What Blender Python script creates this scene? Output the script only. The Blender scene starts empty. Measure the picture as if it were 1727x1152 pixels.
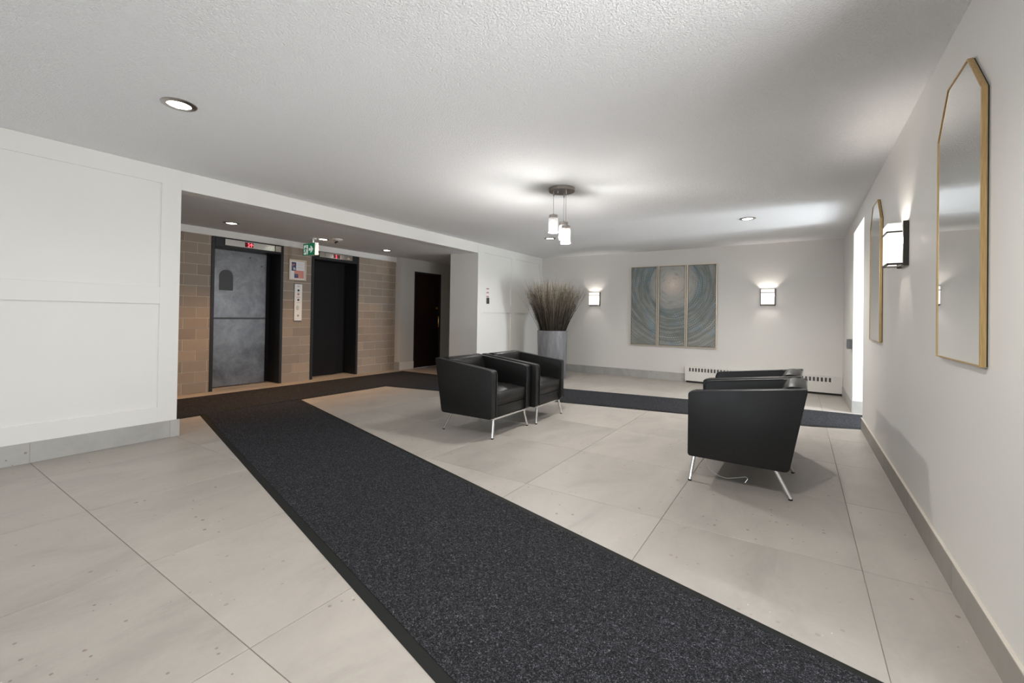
import bpy, bmesh, math, random
from mathutils import Vector, Matrix
random.seed(7)
S = bpy.context.scene
COL = S.collection
PI = math.pi

# ------------------------------------------------------------------ camera
cam_d = bpy.data.cameras.new('camera')
cam = bpy.data.objects.new('camera', cam_d); COL.objects.link(cam)
YAW, PITCH, ROLL, FPX, CY = -0.5808, 0.0082, 0.0157, 739.38, 527.65
fw = Vector((math.sin(YAW)*math.cos(PITCH), math.cos(YAW)*math.cos(PITCH), math.sin(PITCH)))
r0 = Vector((math.cos(YAW), -math.sin(YAW), 0)); u0 = r0.cross(fw)
rr = math.cos(ROLL)*r0 + math.sin(ROLL)*u0; uu = rr.cross(fw)
cam.matrix_world = Matrix(((rr.x, uu.x, -fw.x, 0), (rr.y, uu.y, -fw.y, 0), (rr.z, uu.z, -fw.z, 1.15), (0, 0, 0, 1)))
cam_d.sensor_width = 36; cam_d.lens = FPX/1727*36
cam_d.shift_y = -(576-CY)/1727
cam_d.clip_start = 0.05
S.camera = cam

# ------------------------------------------------------------------ view, world, lights
S.view_settings.view_transform = 'Standard'; S.view_settings.look = 'None'
S.view_settings.gamma = 1; S.view_settings.use_curve_mapping = False
S.view_settings.exposure = 0.44
cy = S.cycles
cy.use_denoising = True
try: cy.denoiser = 'OPENIMAGEDENOISE'
except Exception: pass
cy.max_bounces = 8; cy.diffuse_bounces = 5; cy.glossy_bounces = 4; cy.transmission_bounces = 6
cy.sample_clamp_indirect = 6; cy.caustics_reflective = False; cy.caustics_refractive = False
W = bpy.data.worlds.new('world'); S.world = W; W.use_nodes = True
W.node_tree.nodes['Background'].inputs[0].default_value = (0.80, 0.90, 1.0, 1)
W.node_tree.nodes['Background'].inputs[1].default_value = 1.2

def light(name, kind, loc, target, power, color=(1, 1, 1), size=0.1, size_y=None, spot=None, blend=0.5):
    d = bpy.data.lights.new(name, kind); o = bpy.data.objects.new(name, d); COL.objects.link(o)
    o.location = loc
    v = Vector(target)-Vector(loc)
    o.rotation_euler = v.to_track_quat('-Z', 'Y').to_euler()
    d.energy = power; d.color = color
    if kind == 'AREA':
        d.size = size
        if size_y: d.shape = 'RECTANGLE'; d.size_y = size_y
    else: d.shadow_soft_size = size
    if kind == 'SPOT': d.spot_size = spot; d.spot_blend = blend
    return o
# daylight through an assumed street door and the side passage, assumed ground bounce, and an added fill behind the camera
light('assumed_street_daylight', 'AREA', (1.25, 1.15, 1.15), (-3, 1.6, 1.3), 9, (.97, .985, 1.0), 1.3, 2.0)  # unseen street door assumed from the runner and the bright near ceiling
light('assumed_street_bounce', 'AREA', (1.75, 1.1, 0.04), (-0.9, 1.75, 2.45), 172, (.98, .99, 1.0), 1.7, 1.5)  # unseen lamp added low outside, assumed ground bounce onto the near ceiling
light('added_front_fill', 'AREA', (-2.6, -3.3, 1.4), (-2.6, 3.0, 1.25), 30, (.97, .985, 1.0), 3.8, 1.8)  # made-up fill from behind the camera, for even frontal light
light('daylight_side_passage', 'AREA', (2.55, 6.48, 0.98), (0, 6.48, 0.98), 95, (0.84, 0.92, 1.0), 0.95, 1.75)
light('assumed_side_bounce', 'AREA', (4.6, 6.48, 0.02), (0.0, 6.48, 2.7), 105, (1.0, 0.99, 0.97), 0.35, 0.35)  # small lamp added where nothing emits, assumed sun bounce for the ceiling patch

# ------------------------------------------------------------------ helpers
class MB:
    def __init__(self): self.v = []; self.f = []; self.uv = []
    def add(self, vs, fs, uvs=None):
        n = len(self.v); self.v += [tuple(x) for x in vs]
        for f in fs: self.f.append(tuple(i+n for i in f))
        return self
    def box(self, x0, x1, y0, y1, z0, z1):
        return self.add([(x0,y0,z0),(x1,y0,z0),(x1,y1,z0),(x0,y1,z0),(x0,y0,z1),(x1,y0,z1),(x1,y1,z1),(x0,y1,z1)],
                        [(3,2,1,0),(4,5,6,7),(0,1,5,4),(1,2,6,5),(2,3,7,6),(3,0,4,7)])
    def prism(self, poly, a, b, axis='y'):
        """poly of 2-D points extruded along an axis; ccw not needed (normals fixed at build)"""
        n = len(poly)
        def P(p, t):
            return {'y': (p[0], t, p[1]), 'x': (t, p[0], p[1]), 'z': (p[0], p[1], t)}[axis]
        vs = [P(p, a) for p in poly]+[P(p, b) for p in poly]
        fs = [tuple(range(n)), tuple(range(n, 2*n))[::-1]]+[(i, i+n, (i+1) % n+n, (i+1) % n) for i in range(n)]
        return self.add(vs, fs)
    def cone(self, p0, p1, r0, r1, n=20, cap=True):
        p0 = Vector(p0); p1 = Vector(p1); d = (p1-p0).normalized()
        a = d.orthogonal().normalized(); b = d.cross(a)
        vs = []
        for p, r in ((p0, r0), (p1, r1)):
            for i in range(n):
                t = 2*PI*i/n; vs.append(p+r*(math.cos(t)*a+math.sin(t)*b))
        fs = [(i, (i+1) % n, (i+1) % n+n, i+n) for i in range(n)]
        if cap: fs += [tuple(range(n))[::-1], tuple(range(n, 2*n))]
        return self.add(vs, fs)
    def lathe(self, prof, n=32, c=(0, 0)):
        vs = []; m = len(prof)
        for r, z in prof:
            for i in range(n):
                t = 2*PI*i/n; vs.append((c[0]+r*math.cos(t), c[1]+r*math.sin(t), z))
        fs = [(k*n+i, k*n+(i+1) % n, (k+1)*n+(i+1) % n, (k+1)*n+i) for k in range(m-1) for i in range(n)]
        return self.add(vs, fs)
    def tube(self, pts, r, n=8, r_end=None):
        pts = [Vector(p) for p in pts]; m = len(pts); vs = []
        up = None
        for k, p in enumerate(pts):
            d = (pts[min(k+1, m-1)]-pts[max(k-1, 0)]).normalized()
            a = d.orthogonal().normalized() if up is None else (up-d*up.dot(d)).normalized()
            up = a; b = d.cross(a)
            q = r if r_end is None else r+(r_end-r)*k/(m-1)
            for i in range(n):
                t = 2*PI*i/n; vs.append(p+q*(math.cos(t)*a+math.sin(t)*b))
        fs = [(k*n+i, k*n+(i+1) % n, (k+1)*n+(i+1) % n, (k+1)*n+i) for k in range(m-1) for i in range(n)]
        fs += [tuple(range(n))[::-1], tuple(range((m-1)*n, m*n))]
        return self.add(vs, fs)
    def mesh(self, name, mat, bevel=0, seg=2, smooth=False, sharp=35, fix=True):
        me = bpy.data.meshes.new(name); me.from_pydata(self.v, [], self.f)
        bm = bmesh.new(); bm.from_mesh(me)
        if fix: bmesh.ops.recalc_face_normals(bm, faces=bm.faces)
        if bevel:
            es = [e for e in bm.edges if len(e.link_faces) == 2 and e.calc_face_angle(0) > math.radians(25)]
            bmesh.ops.bevel(bm, geom=es, offset=bevel, segments=seg, profile=0.5, affect='EDGES', clamp_overlap=True)
        if smooth:
            for f in bm.faces: f.smooth = True
            for e in bm.edges:
                if len(e.link_faces) == 2 and e.calc_face_angle(0) > math.radians(sharp): e.smooth = False
        bm.to_mesh(me); bm.free()
        if mat: me.materials.append(mat)
        return me
    def build(self, name, mat, parent=None, bevel=0, seg=2, smooth=False, sharp=35, loc=None):
        o = bpy.data.objects.new(name, self.mesh(name, mat, bevel, seg, smooth, sharp))
        COL.objects.link(o)
        if loc: o.location = loc
        if parent: o.parent = parent
        return o

def inst(name, me, parent=None, loc=(0, 0, 0), rot=(0, 0, 0)):
    o = bpy.data.objects.new(name, me); COL.objects.link(o); o.location = loc; o.rotation_euler = rot
    if parent: o.parent = parent
    return o
def tag(o, label, cat, group=None):
    o['label'] = label; o['category'] = cat
    if group: o['group'] = group
    return o
def thing(name, label, cat, loc=(0, 0, 0), rz=0, group=None):
    o = bpy.data.objects.new(name, None); COL.objects.link(o); o.empty_display_size = 0.1
    o.location = loc; o.rotation_euler = (0, 0, rz)
    return tag(o, label, cat, group)
def struct(o): o['kind'] = 'structure'; return o
def copy_thing(root, loc, rz, label):
    def rec(o, par):
        c = o.copy(); COL.objects.link(c)
        if par: c.parent = par
        for ch in list(o.children): rec(ch, c)
        return c
    r = rec(root, None); r.location = loc; r.rotation_euler = (0, 0, rz); r['label'] = label
    return r

# ------------------------------------------------------------------ materials
def new_mat(name, color=(.8, .8, .8), rough=.5, metal=0., spec=None, emit=None, es=0):
    m = bpy.data.materials.new(name); m.use_nodes = True
    b = m.node_tree.nodes['Principled BSDF']
    b.inputs['Base Color'].default_value = (*color, 1); b.inputs['Roughness'].default_value = rough
    b.inputs['Metallic'].default_value = metal
    if spec is not None: b.inputs['Specular IOR Level'].default_value = spec
    if emit: b.inputs['Emission Color'].default_value = (*emit, 1); b.inputs['Emission Strength'].default_value = es
    return m
class NT:
    def __init__(self, m): self.t = m.node_tree; self.b = self.t.nodes['Principled BSDF']
    def n(self, typ, **kw):
        x = self.t.nodes.new(typ)
        for k, v in kw.items():
            if k in x.inputs.keys(): x.inputs[k].default_value = v
            else: setattr(x, k, v)
        return x
    def l(self, a, b): self.t.links.new(a, b)
    def noise(self, vec, scale, detail=4, rough=.55, dist=0.):
        x = self.n('ShaderNodeTexNoise'); x.inputs['Scale'].default_value = scale
        x.inputs['Detail'].default_value = detail; x.inputs['Roughness'].default_value = rough; x.inputs['Distortion'].default_value = dist
        if vec is not None: self.l(vec, x.inputs['Vector'])
        return x.outputs['Fac']
    def ramp(self, fac, stops):
        x = self.n('ShaderNodeValToRGB'); e = x.color_ramp.elements
        while len(e) < len(stops): e.new(0.5)
        for i, (p, c) in enumerate(stops):
            e[i].position = p; e[i].color = (*c, 1) if len(c) == 3 else c
        self.l(fac, x.inputs[0]); return x.outputs[0]
    def math(self, op, a, b=None, c=None):
        x = self.n('ShaderNodeMath', operation=op)
        for i, s in enumerate((a, b, c)):
            if s is None: continue
            if isinstance(s, (int, float)): x.inputs[i].default_value = s
            else: self.l(s, x.inputs[i])
        return x.outputs[0]
    def mix(self, fac, a, b, mode='MIX'):
        x = self.n('ShaderNodeMix', data_type='RGBA', blend_type=mode)
        for i, s in ((0, fac), (6, a), (7, b)):
            if isinstance(s, (int, float)): x.inputs[i].default_value = s
            elif isinstance(s, tuple): x.inputs[i].default_value = (*s, 1)
            else: self.l(s, x.inputs[i])
        return x.outputs[2]
    def bump(self, h, strength, dist):
        x = self.n('ShaderNodeBump'); x.inputs['Strength'].default_value = strength; x.inputs['Distance'].default_value = dist
        self.l(h, x.inputs['Height']); self.l(x.outputs[0], self.b.inputs['Normal']); return x
    def obj(self): return self.n('ShaderNodeTexCoord').outputs['Object']
    def pos(self): return self.n('ShaderNodeNewGeometry').outputs['Position']
    def rnd(self): return self.n('ShaderNodeObjectInfo').outputs['Random']
    def vmul(self, v, s):
        x = self.n('ShaderNodeVectorMath', operation='MULTIPLY'); self.l(v, x.inputs[0]); x.inputs[1].default_value = s; return x.outputs[0]
    def vadd(self, v, sc):
        x = self.n('ShaderNodeVectorMath', operation='ADD'); self.l(v, x.inputs[0]); self.l(sc, x.inputs[1]); return x.outputs[0]
    def col(self, c): self.l(c, self.b.inputs['Base Color'])

def paint(name, c, rough=.55, bump=.06):
    m = new_mat(name, c, rough); t = NT(m); p = t.pos()
    f = t.noise(p, 1.3, 3)
    t.col(t.mix(f, tuple(x*.97 for x in c), tuple(min(1, x*1.03) for x in c)))
    t.bump(t.noise(p, 260, 2), bump, .002)
    return m
M_wall = paint('wall_paint', (.66, .64, .61), .45)
M_panel = paint('panel_paint', (.735, .725, .69), .5, .03)
M_white = paint('white_trim_paint', (.78, .765, .735), .45, .03)

M_ceil = new_mat('stipple_ceiling', (.90, .90, .905), .9, spec=.15); t = NT(M_ceil); p = t.pos()
h1 = t.noise(p, 92, 3, .6, .5); h2 = t.noise(p, 230, 2, .6)
hh = t.math('ADD', t.math('MULTIPLY', t.math('SMOOTH_MIN', h1, .62, .1), 1.0), t.math('MULTIPLY', h2, .25))
t.bump(hh, .9, .017)

def tile_mat(name, base, gloss):
    m = new_mat(name, base, gloss); t = NT(m)
    rnd = t.rnd(); off = t.n('ShaderNodeCombineXYZ')
    t.l(t.math('MULTIPLY', rnd, 57.), off.inputs[0]); t.l(t.math('MULTIPLY', rnd, 91.), off.inputs[1]); t.l(t.math('MULTIPLY', rnd, 23.), off.inputs[2])
    v = t.vadd(t.obj(), off.outputs[0])
    cloud = t.noise(t.vmul(v, (2.1, 1.0, 1.0)), 1.3, 7, .66, .7)
    fine = t.math('ADD', t.math('MULTIPLY', t.noise(v, 34, 5, .72), .6), t.math('MULTIPLY', t.noise(v, 7.5, 4, .6), .4))
    c1 = t.ramp(cloud, [(.28, tuple(x*.80 for x in base)), (.5, base), (.72, tuple(min(1, x*1.10) for x in base))])
    c2 = t.mix(t.math('MULTIPLY', t.ramp(fine, [(.36, (0, 0, 0)), (.66, (1, 1, 1))]), .22), c1, tuple(x*.74 for x in base))
    tone = t.math('ADD', .93, t.math('MULTIPLY', rnd, .12))
    tc = t.n('ShaderNodeCombineColor')
    for i in range(3): t.l(tone, tc.inputs[i])
    c3 = t.mix(1., c2, tc.outputs[0], 'MULTIPLY')
    vo = t.n('ShaderNodeTexVoronoi'); vo.inputs['Scale'].default_value = 24; t.l(t.vadd(v, t.n('ShaderNodeCombineXYZ').outputs[0]), vo.inputs['Vector'])
    sep = t.n('ShaderNodeSeparateColor'); t.l(vo.outputs['Color'], sep.inputs[0])
    clus = t.noise(v, 2.2, 2)
    gate = t.math('GREATER_THAN', t.math('ADD', t.math('MULTIPLY', sep.outputs[0], .5), t.math('MULTIPLY', clus, 1.1)), .90)
    spot = t.math('LESS_THAN', vo.outputs['Distance'], t.math('ADD', .05, t.math('MULTIPLY', t.math('POWER', sep.outputs[1], 2.), .17)))
    pit = t.math('MULTIPLY', t.math('MULTIPLY', spot, gate), t.math('ADD', .25, t.math('MULTIPLY', sep.outputs[2], .6)))
    c4 = t.mix(pit, c3, (.17, .12, .085))
    vo2 = t.n('ShaderNodeTexVoronoi'); vo2.inputs['Scale'].default_value = 27; t.l(v, vo2.inputs['Vector'])
    s2 = t.n('ShaderNodeSeparateColor'); t.l(vo2.outputs['Color'], s2.inputs[0])
    lt = t.math('MULTIPLY', t.math('LESS_THAN', vo2.outputs['Distance'], .085), t.math('GREATER_THAN', t.math('ADD', t.math('MULTIPLY', s2.outputs[1], .5), clus), 1.06))
    c5 = t.mix(t.math('MULTIPLY', lt, .5), c4, (.75, .71, .66))
    t.col(c5)
    t.l(t.math('ADD', gloss-.06, t.math('MULTIPLY', cloud, .14)), t.b.inputs['Roughness'])
    t.bump(t.math('SUBTRACT', t.math('MULTIPLY', fine, .4), t.math('MULTIPLY', pit, 1.)), .12, .004)
    return m
M_tile = tile_mat('concrete_look_tile', (.395, .362, .325), .43)
M_base = tile_mat('concrete_look_skirting', (.40, .39, .37), .5)
M_base_shaded = tile_mat('skirting_shaded_copy', (.285, .262, .232), .5)  # darker copy of the skirting, the right wall's dimmer light put into its colour
M_grout = new_mat('grout', (.27, .225, .18), .9)

M_brick = new_mat('tan_block', (.37, .31, .26), .8); t = NT(M_brick); rnd = t.rnd()
bc = t.ramp(rnd, [(0, (.27, .22, .175)), (.35, (.35, .278, .215)), (.7, (.31, .258, .208)), (1, (.41, .32, .235))])
n1 = t.noise(t.pos(), 14, 5, .7)
t.col(t.mix(t.math('MULTIPLY', n1, .5), bc, (.26, .215, .18))); t.bump(n1, .15, .004)
M_mortar = new_mat('mortar', (.62, .55, .47), .95)

M_black = new_mat('black_painted_metal', (.018, .018, .019), .42)
M_dark = new_mat('charcoal_door_frame', (.020, .021, .023), .42, spec=.3)
M_grey = new_mat('scuffed_grey_steel', (.10, .10, .105), .34, .75); t = NT(M_grey)
pp = t.obj(); a = t.noise(pp, 3.2, 5, .65, .4); b_ = t.noise(pp, 30, 3)
t.col(t.ramp(t.math('ADD', t.math('MULTIPLY', a, .85), t.math('MULTIPLY', b_, .15)), [(.3, (.075, .075, .078)), (.7, (.215, .215, .22))]))
t.l(t.math('ADD', .25, t.math('MULTIPLY', a, .22)), t.b.inputs['Roughness'])
M_greydark = new_mat('dark_grey_finish', (.05, .05, .052), .5)
M_blackdoor = new_mat('black_gloss_door', (.006, .005, .005), .45, spec=.2)
M_maroon = new_mat('dark_maroon_door', (.014, .004, .003), .38)
M_nickel = new_mat('brushed_nickel', (.42, .39, .36), .30, 1.)
M_steel = new_mat('brushed_steel', (.70, .67, .62), .22, 1.); t = NT(M_steel)
t.bump(t.noise(t.vmul(t.obj(), (1, 1, 90)), 9, 2), .05, .002)
M_chrome = new_mat('chrome', (.80, .79, .77), .12, 1.)
M_gold = new_mat('brushed_gold', (.62, .43, .20), .33, .85); t = NT(M_gold)
gn = t.noise(t.vmul(t.obj(), (40, 40, 2)), 6, 3); t.col(t.ramp(gn, [(.3, (.50, .34, .155)), (.7, (.68, .48, .235))]))
M_brass = new_mat('brass', (.85, .52, .16), .25, 1.)
M_bronze = new_mat('dark_bronze', (.045, .041, .037), .4, .3)
M_champ = new_mat('champagne_frame', (.62, .53, .41), .38, .5)
M_lit_edge = new_mat('painted_lit_edge', (.60, .56, .49), .5)
M_mirror = new_mat('mirror_glass', (.77, .78, .77), .02, 1.)
M_rubber = new_mat('black_rubber', (.011, .0115, .0105), .7, spec=.22)
M_cable = new_mat('white_cable', (.72, .72, .70), .4)
M_heater = new_mat('heater_enamel', (.66, .64, .60), .4)
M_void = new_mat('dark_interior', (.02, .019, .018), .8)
M_fin = new_mat('heater_fins', (.16, .15, .14), .6)
M_plastic = new_mat('white_plastic', (.82, .81, .78), .4)
M_cardr = new_mat('grey_plastic', (.10, .10, .105), .5)

M_leather = new_mat('black_leather', (.0075, .0073, .0072), .36, spec=.32); t = NT(M_leather)
vo = t.n('ShaderNodeTexVoronoi'); vo.inputs['Scale'].default_value = 420; t.l(t.obj(), vo.inputs['Vector'])
ln = t.noise(t.obj(), 9, 3)
t.bump(t.math('ADD', t.math('MULTIPLY', vo.outputs['Distance'], .12), t.math('MULTIPLY', ln, .8)), .12, .006)
t.l(t.math('ADD', .30, t.math('MULTIPLY', ln, .14)), t.b.inputs['Roughness'])

M_carpet = new_mat('charcoal_carpet', (.02, .02, .022), .95, spec=.1); t = NT(M_carpet); p = t.pos()
f1 = t.noise(p, 105, 3, .62, 1.8); f2 = t.noise(p, 300, 2, .6); f3 = t.noise(p, 1.1, 3)
sp = t.math('ADD', t.math('MULTIPLY', f1, .72), t.math('MULTIPLY', f2, .28))
cc = t.ramp(sp, [(.38, (.006, .006, .0065)), (.50, (.018, .018, .020)), (.57, (.060, .061, .069)), (.68, (.24, .24, .27))])
t.col(t.mix(t.math('MULTIPLY', f3, .35), cc, (.016, .016, .017))); t.bump(sp, .8, .010)

M_concrete = new_mat('grey_concrete', (.30, .30, .305), .7); t = NT(M_concrete)
cn = t.noise(t.vmul(t.obj(), (5, 5, 1)), 3.0, 5, .65)
t.col(t.ramp(cn, [(.3, (.115, .115, .12)), (.55, (.18, .18, .187)), (.75, (.25, .25, .265))])); t.bump(cn, .1, .005)
M_soil = new_mat('dark_soil', (.02, .016, .012), .95)
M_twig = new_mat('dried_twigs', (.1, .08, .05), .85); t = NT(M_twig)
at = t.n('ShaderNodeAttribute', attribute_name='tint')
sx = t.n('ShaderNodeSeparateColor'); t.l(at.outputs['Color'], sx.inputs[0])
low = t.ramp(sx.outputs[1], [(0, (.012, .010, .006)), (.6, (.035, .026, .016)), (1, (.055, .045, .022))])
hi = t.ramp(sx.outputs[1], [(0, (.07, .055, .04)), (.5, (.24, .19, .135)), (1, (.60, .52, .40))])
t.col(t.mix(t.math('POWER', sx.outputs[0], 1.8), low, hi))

def emis(name, c, s): return new_mat(name, (0.02, 0.02, 0.02), .5, emit=c, es=s)
M_lens = emis('downlight_lens', (1, .97, .93), 14)
M_glow = emis('glowing_frosted_glass', (1, .94, .87), 1.05)
M_pglow = emis('glowing_pendant_glass', (1, .96, .91), 1.6)
M_red = emis('red_led', (1, .06, .09), 2.2)
M_clear = new_mat('clear_thin_glass', (.9, .9, .9), .08, emit=(1, .97, .93), es=.22)   # milky jar lit through by its bulb
t = NT(M_clear); tr = t.n('ShaderNodeBsdfTransparent'); mx = t.n('ShaderNodeMixShader'); mx.inputs[0].default_value = .42
out = M_clear.node_tree.nodes['Material Output']
t.l(tr.outputs[0], mx.inputs[1]); t.l(t.b.outputs[0], mx.inputs[2]); t.l(mx.outputs[0], out.inputs[0])
M_ledback = new_mat('dark_red_display', (.03, .003, .004), .2, emit=(.6, .0, .02), es=.06)
M_green = new_mat('green_sign_face', (.0, .20, .085), .4, emit=(.0, .20, .085), es=.25)
M_pict = new_mat('white_sign_print', (.85, .88, .86), .4, emit=(.8, .85, .82), es=.3)
M_paper = new_mat('white_paper', (.78, .77, .78), .6)
M_blue = new_mat('navy_print', (.05, .07, .16), .6)
M_pink = new_mat('coral_print', (.65, .27, .22), .6)
M_rust = new_mat('faded_red_print', (.40, .16, .14), .6)
M_pale = new_mat('pale_grey_print', (.55, .56, .52), .6)
M_copper = new_mat('copper_button', (.45, .20, .13), .4, .4)

# ------------------------------------------------------------------ room constants
XL, XR, YB, HC, XB, XD = -4.80, 0.566, 8.515, 2.448, -7.08, -6.92
T = .15
# ---- floor: slab and tiles
floor = struct(MB().box(-7.6, 6.0, -3.0, 10.6, -.12, -.0035).build('floor', M_grout))
P9, GX, GY = .9094, -.656, 2.599
regions = [(-7.5, XR+.1, -2.7, YB+.02), (XR+.1, 3.6, 5.94, 7.03), (XR+.1, 1.1, .4, 1.8), (-6.95, -5.43, YB+.02, 10.2)]
cache = {}
for i in range(-8, 6):
    for j in range(-7, 9):
        x0, y0 = GX+i*P9, GY+j*P9
        for (a, b, c, d) in regions:
            u0_, u1_, v0_, v1_ = max(x0, a), min(x0+P9, b), max(y0, c), min(y0+P9, d)
            if u1_-u0_ < .02 or v1_-v0_ < .02: continue
            g = .0013
            key = (round(u1_-u0_, 4), round(v1_-v0_, 4))
            if key not in cache:
                w, h = key[0]/2-g, key[1]/2-g
                cache[key] = MB().box(-w, w, -h, h, -.008, 0).mesh('floor_tile', M_tile, bevel=.0012, seg=1)
            inst('floor_tile', cache[key], floor, ((u0_+u1_)/2, (v0_+v1_)/2, random.uniform(-.0006, 0)))

# ---- ceilings
struct(MB().box(XL-.1, XR+T, -2.9, YB+T, HC, HC+.12).build('ceiling', M_ceil))
ca = MB(); sl = .03
ca.prism([(XL-.1, 2.2775), (-7.45, 2.275+sl*(7.45-4.8)), (-7.45, 2.55), (XL-.1, 2.55)], .6, 10.4, 'y')
struct(ca.build('ceiling_alcove', M_ceil))
struct(MB().box(XR+T, 3.6, 5.80, 7.2, 2.50, 2.6).build('ceiling_passage', M_ceil))
def alc_z(x): return 2.275+sl*(-4.8-x)

# ---- left panelled wall (two lengths) with stiles and rails as pieces, and the boxed beam over the alcove
PX = XL-.014
def panelled(name, y0, y1, cols, xback):
    w = struct(MB().box(xback, PX, y0, y1, 0, HC).build(name, M_panel))
    def pc(n, a, b, z0, z1): MB().box(PX-.001, XL, a, b, z0, z1).build(n, M_panel, w, bevel=.0008, seg=1)
    ys = [y0]+[q for c in cols for q in c]+[y1]
    for k in range(0, len(ys), 2): pc('stile', ys[k], ys[k+1], 0, HC)
    for (a, b) in cols:
        pc('rail', a, b, 2.300, HC); pc('rail', a, b, 1.214, 1.366); pc('rail', a, b, 0, .286)
    return w
panelled('wall_left', -2.7, 1.70, [(-2.4, -.5), (-.35, 1.552)], XL-.18)
panelled('wall_left_far', 6.19, YB+T, [(6.366, 7.27), (7.42, 8.39)], -5.45)
struct(MB().box(-5.45, -4.98, YB+T, 10.2, 0, 2.5).build('wall_corridor', M_wall))
struct(MB().box(XL-.18, XL-.006, 1.70, 6.19, 2.275, HC+.05).build('wall_beam', M_panel))
# skirting of the left walls
def skirting(name, along, at, depth, cuts, h, sgn, mat=M_base):
    """tile skirting along an axis; at = wall plane, sgn = direction into the room"""
    core = MB()
    a, b = cuts[0], cuts[-1]
    e = (at, at+sgn*depth*.6)
    lo, hi = min(e), max(e)
    (core.box(lo, hi, a, b, 0, h-.004) if along == 'y' else core.box(a, b, lo, hi, 0, h-.004))
    s = struct(core.build(name, M_mortar))
    for q0, q1 in zip(cuts[:-1], cuts[1:]):
        L = (q1-q0)/2-.0012
        bx = MB().box(-depth/2, depth/2, -L, L, 0, h) if along == 'y' else MB().box(-L, L, -depth/2, depth/2, 0, h)
        c = at+sgn*depth/2
        bx.build('skirting_tile', mat, s, bevel=.0012, seg=1, loc=(c, (q0+q1)/2, 0) if along == 'y' else ((q0+q1)/2, c, 0))
    return s
skirting('baseboard_left', 'y', XL, .010, [-2.7, -1.952, -1.043, -.133, .776, 1.647, 1.722], .153, 1)
skirting('baseboard_left_far', 'y', XL, .010, [6.19, 7.1, 8.01, YB], .153, 1)
skirting('baseboard_back', 'x', YB, .010, [XL, -4.24, -3.334, -2.428, -1.76], .153, -1)
br = skirting('baseboard_right', 'y', XR, .011, [1.80, 2.625, 3.535, 4.444, 5.353, 5.95], .128, -1, M_base_shaded)
MB().box(XR-.013, XR, 1.80, 5.952, .128, .134).build('lit_top_edge', M_lit_edge, br, bevel=.001, seg=1)  # pale strip paints the light on the top edge of the skirting tiles
skirting('baseboard_right_far', 'y', XR, .011, [7.02, 7.93, YB-.075], .150, -1)
skirting('baseboard_passage', 'x', 7.02, .010, [XR-.006, 1.47, 2.38, 3.4], .150, -1)

# ---- other walls
struct(MB().box(XL-.1, XR+T, YB, YB+T, 0, HC+.05).build('wall_back', M_wall))
wr = MB()
wr.box(XR, XR+T, -2.9, .4, 0, HC+.05).box(XR, XR+T, .4, 1.8, 2.15, HC+.05).box(XR, XR+T, 1.8, 5.95, 0, HC+.05)
wr.box(XR, XR+T, 5.95, 7.02, 2.272, HC+.05).box(XR, XR+T, 7.02, YB+T, 0, HC+.05)
struct(wr.build('wall_right', M_wall))
wp = MB(); wp.box(XR+T, 3.6, 7.02, 7.17, 0, 2.6); struct(wp.build('wall_passage_far', M_white))
struct(MB().box(XR+T, 3.6, 5.80, 5.95, 0, 2.6).build('wall_passage_near', M_white))
wf = MB()   # unseen front wall; its window opening is added for the fill light
wf.box(XL-.2, XR+T, -2.85, -2.7, 0, .45).box(XL-.2, XR+T, -2.85, -2.7, 2.3, HC+.05).box(XL-.2, -4.55, -2.85, -2.7, .45, 2.3).box(-.65, XR+T, -2.85, -2.7, .45, 2.3)
struct(wf.build('wall_front', M_wall))
def frame_ring(name, x0, x1, y0, y1, z0, z1, axis, w, mat, mids=()):
    m = MB()
    if axis == 'x':      # opening lies in x-z
        m.box(x0, x0+w, y0, y1, z0, z1).box(x1-w, x1, y0, y1, z0, z1).box(x0+w, x1-w, y0, y1, z1-w, z1).box(x0+w, x1-w, y0, y1, z0, z0+w)
        for q in mids: m.box(q-w/2, q+w/2, y0, y1, z0+w, z1-w)
    else:
        m.box(x0, x1, y0, y0+w, z0, z1).box(x0, x1, y1-w, y1, z0, z1).box(x0, x1, y0+w, y1-w, z1-w, z1)
    return struct(m.build(name, mat, bevel=.003, seg=1))
frame_ring('added_window_1', -4.55, -.65, -2.83, -2.76, .45, 2.3, 'x', .05, M_black, (-3.25, -1.95))  # unseen frame added round the fill light's opening
frame_ring('trim_5', XR+.03, XR+.10, .4, 1.8, 0, 2.15, 'y', .05, M_black)  # frame of the assumed street door, out of view
frame_ring('trim_6', 2.50, 2.58, 5.95, 7.02, 0, 2.5, 'y', .05, M_black)

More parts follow.
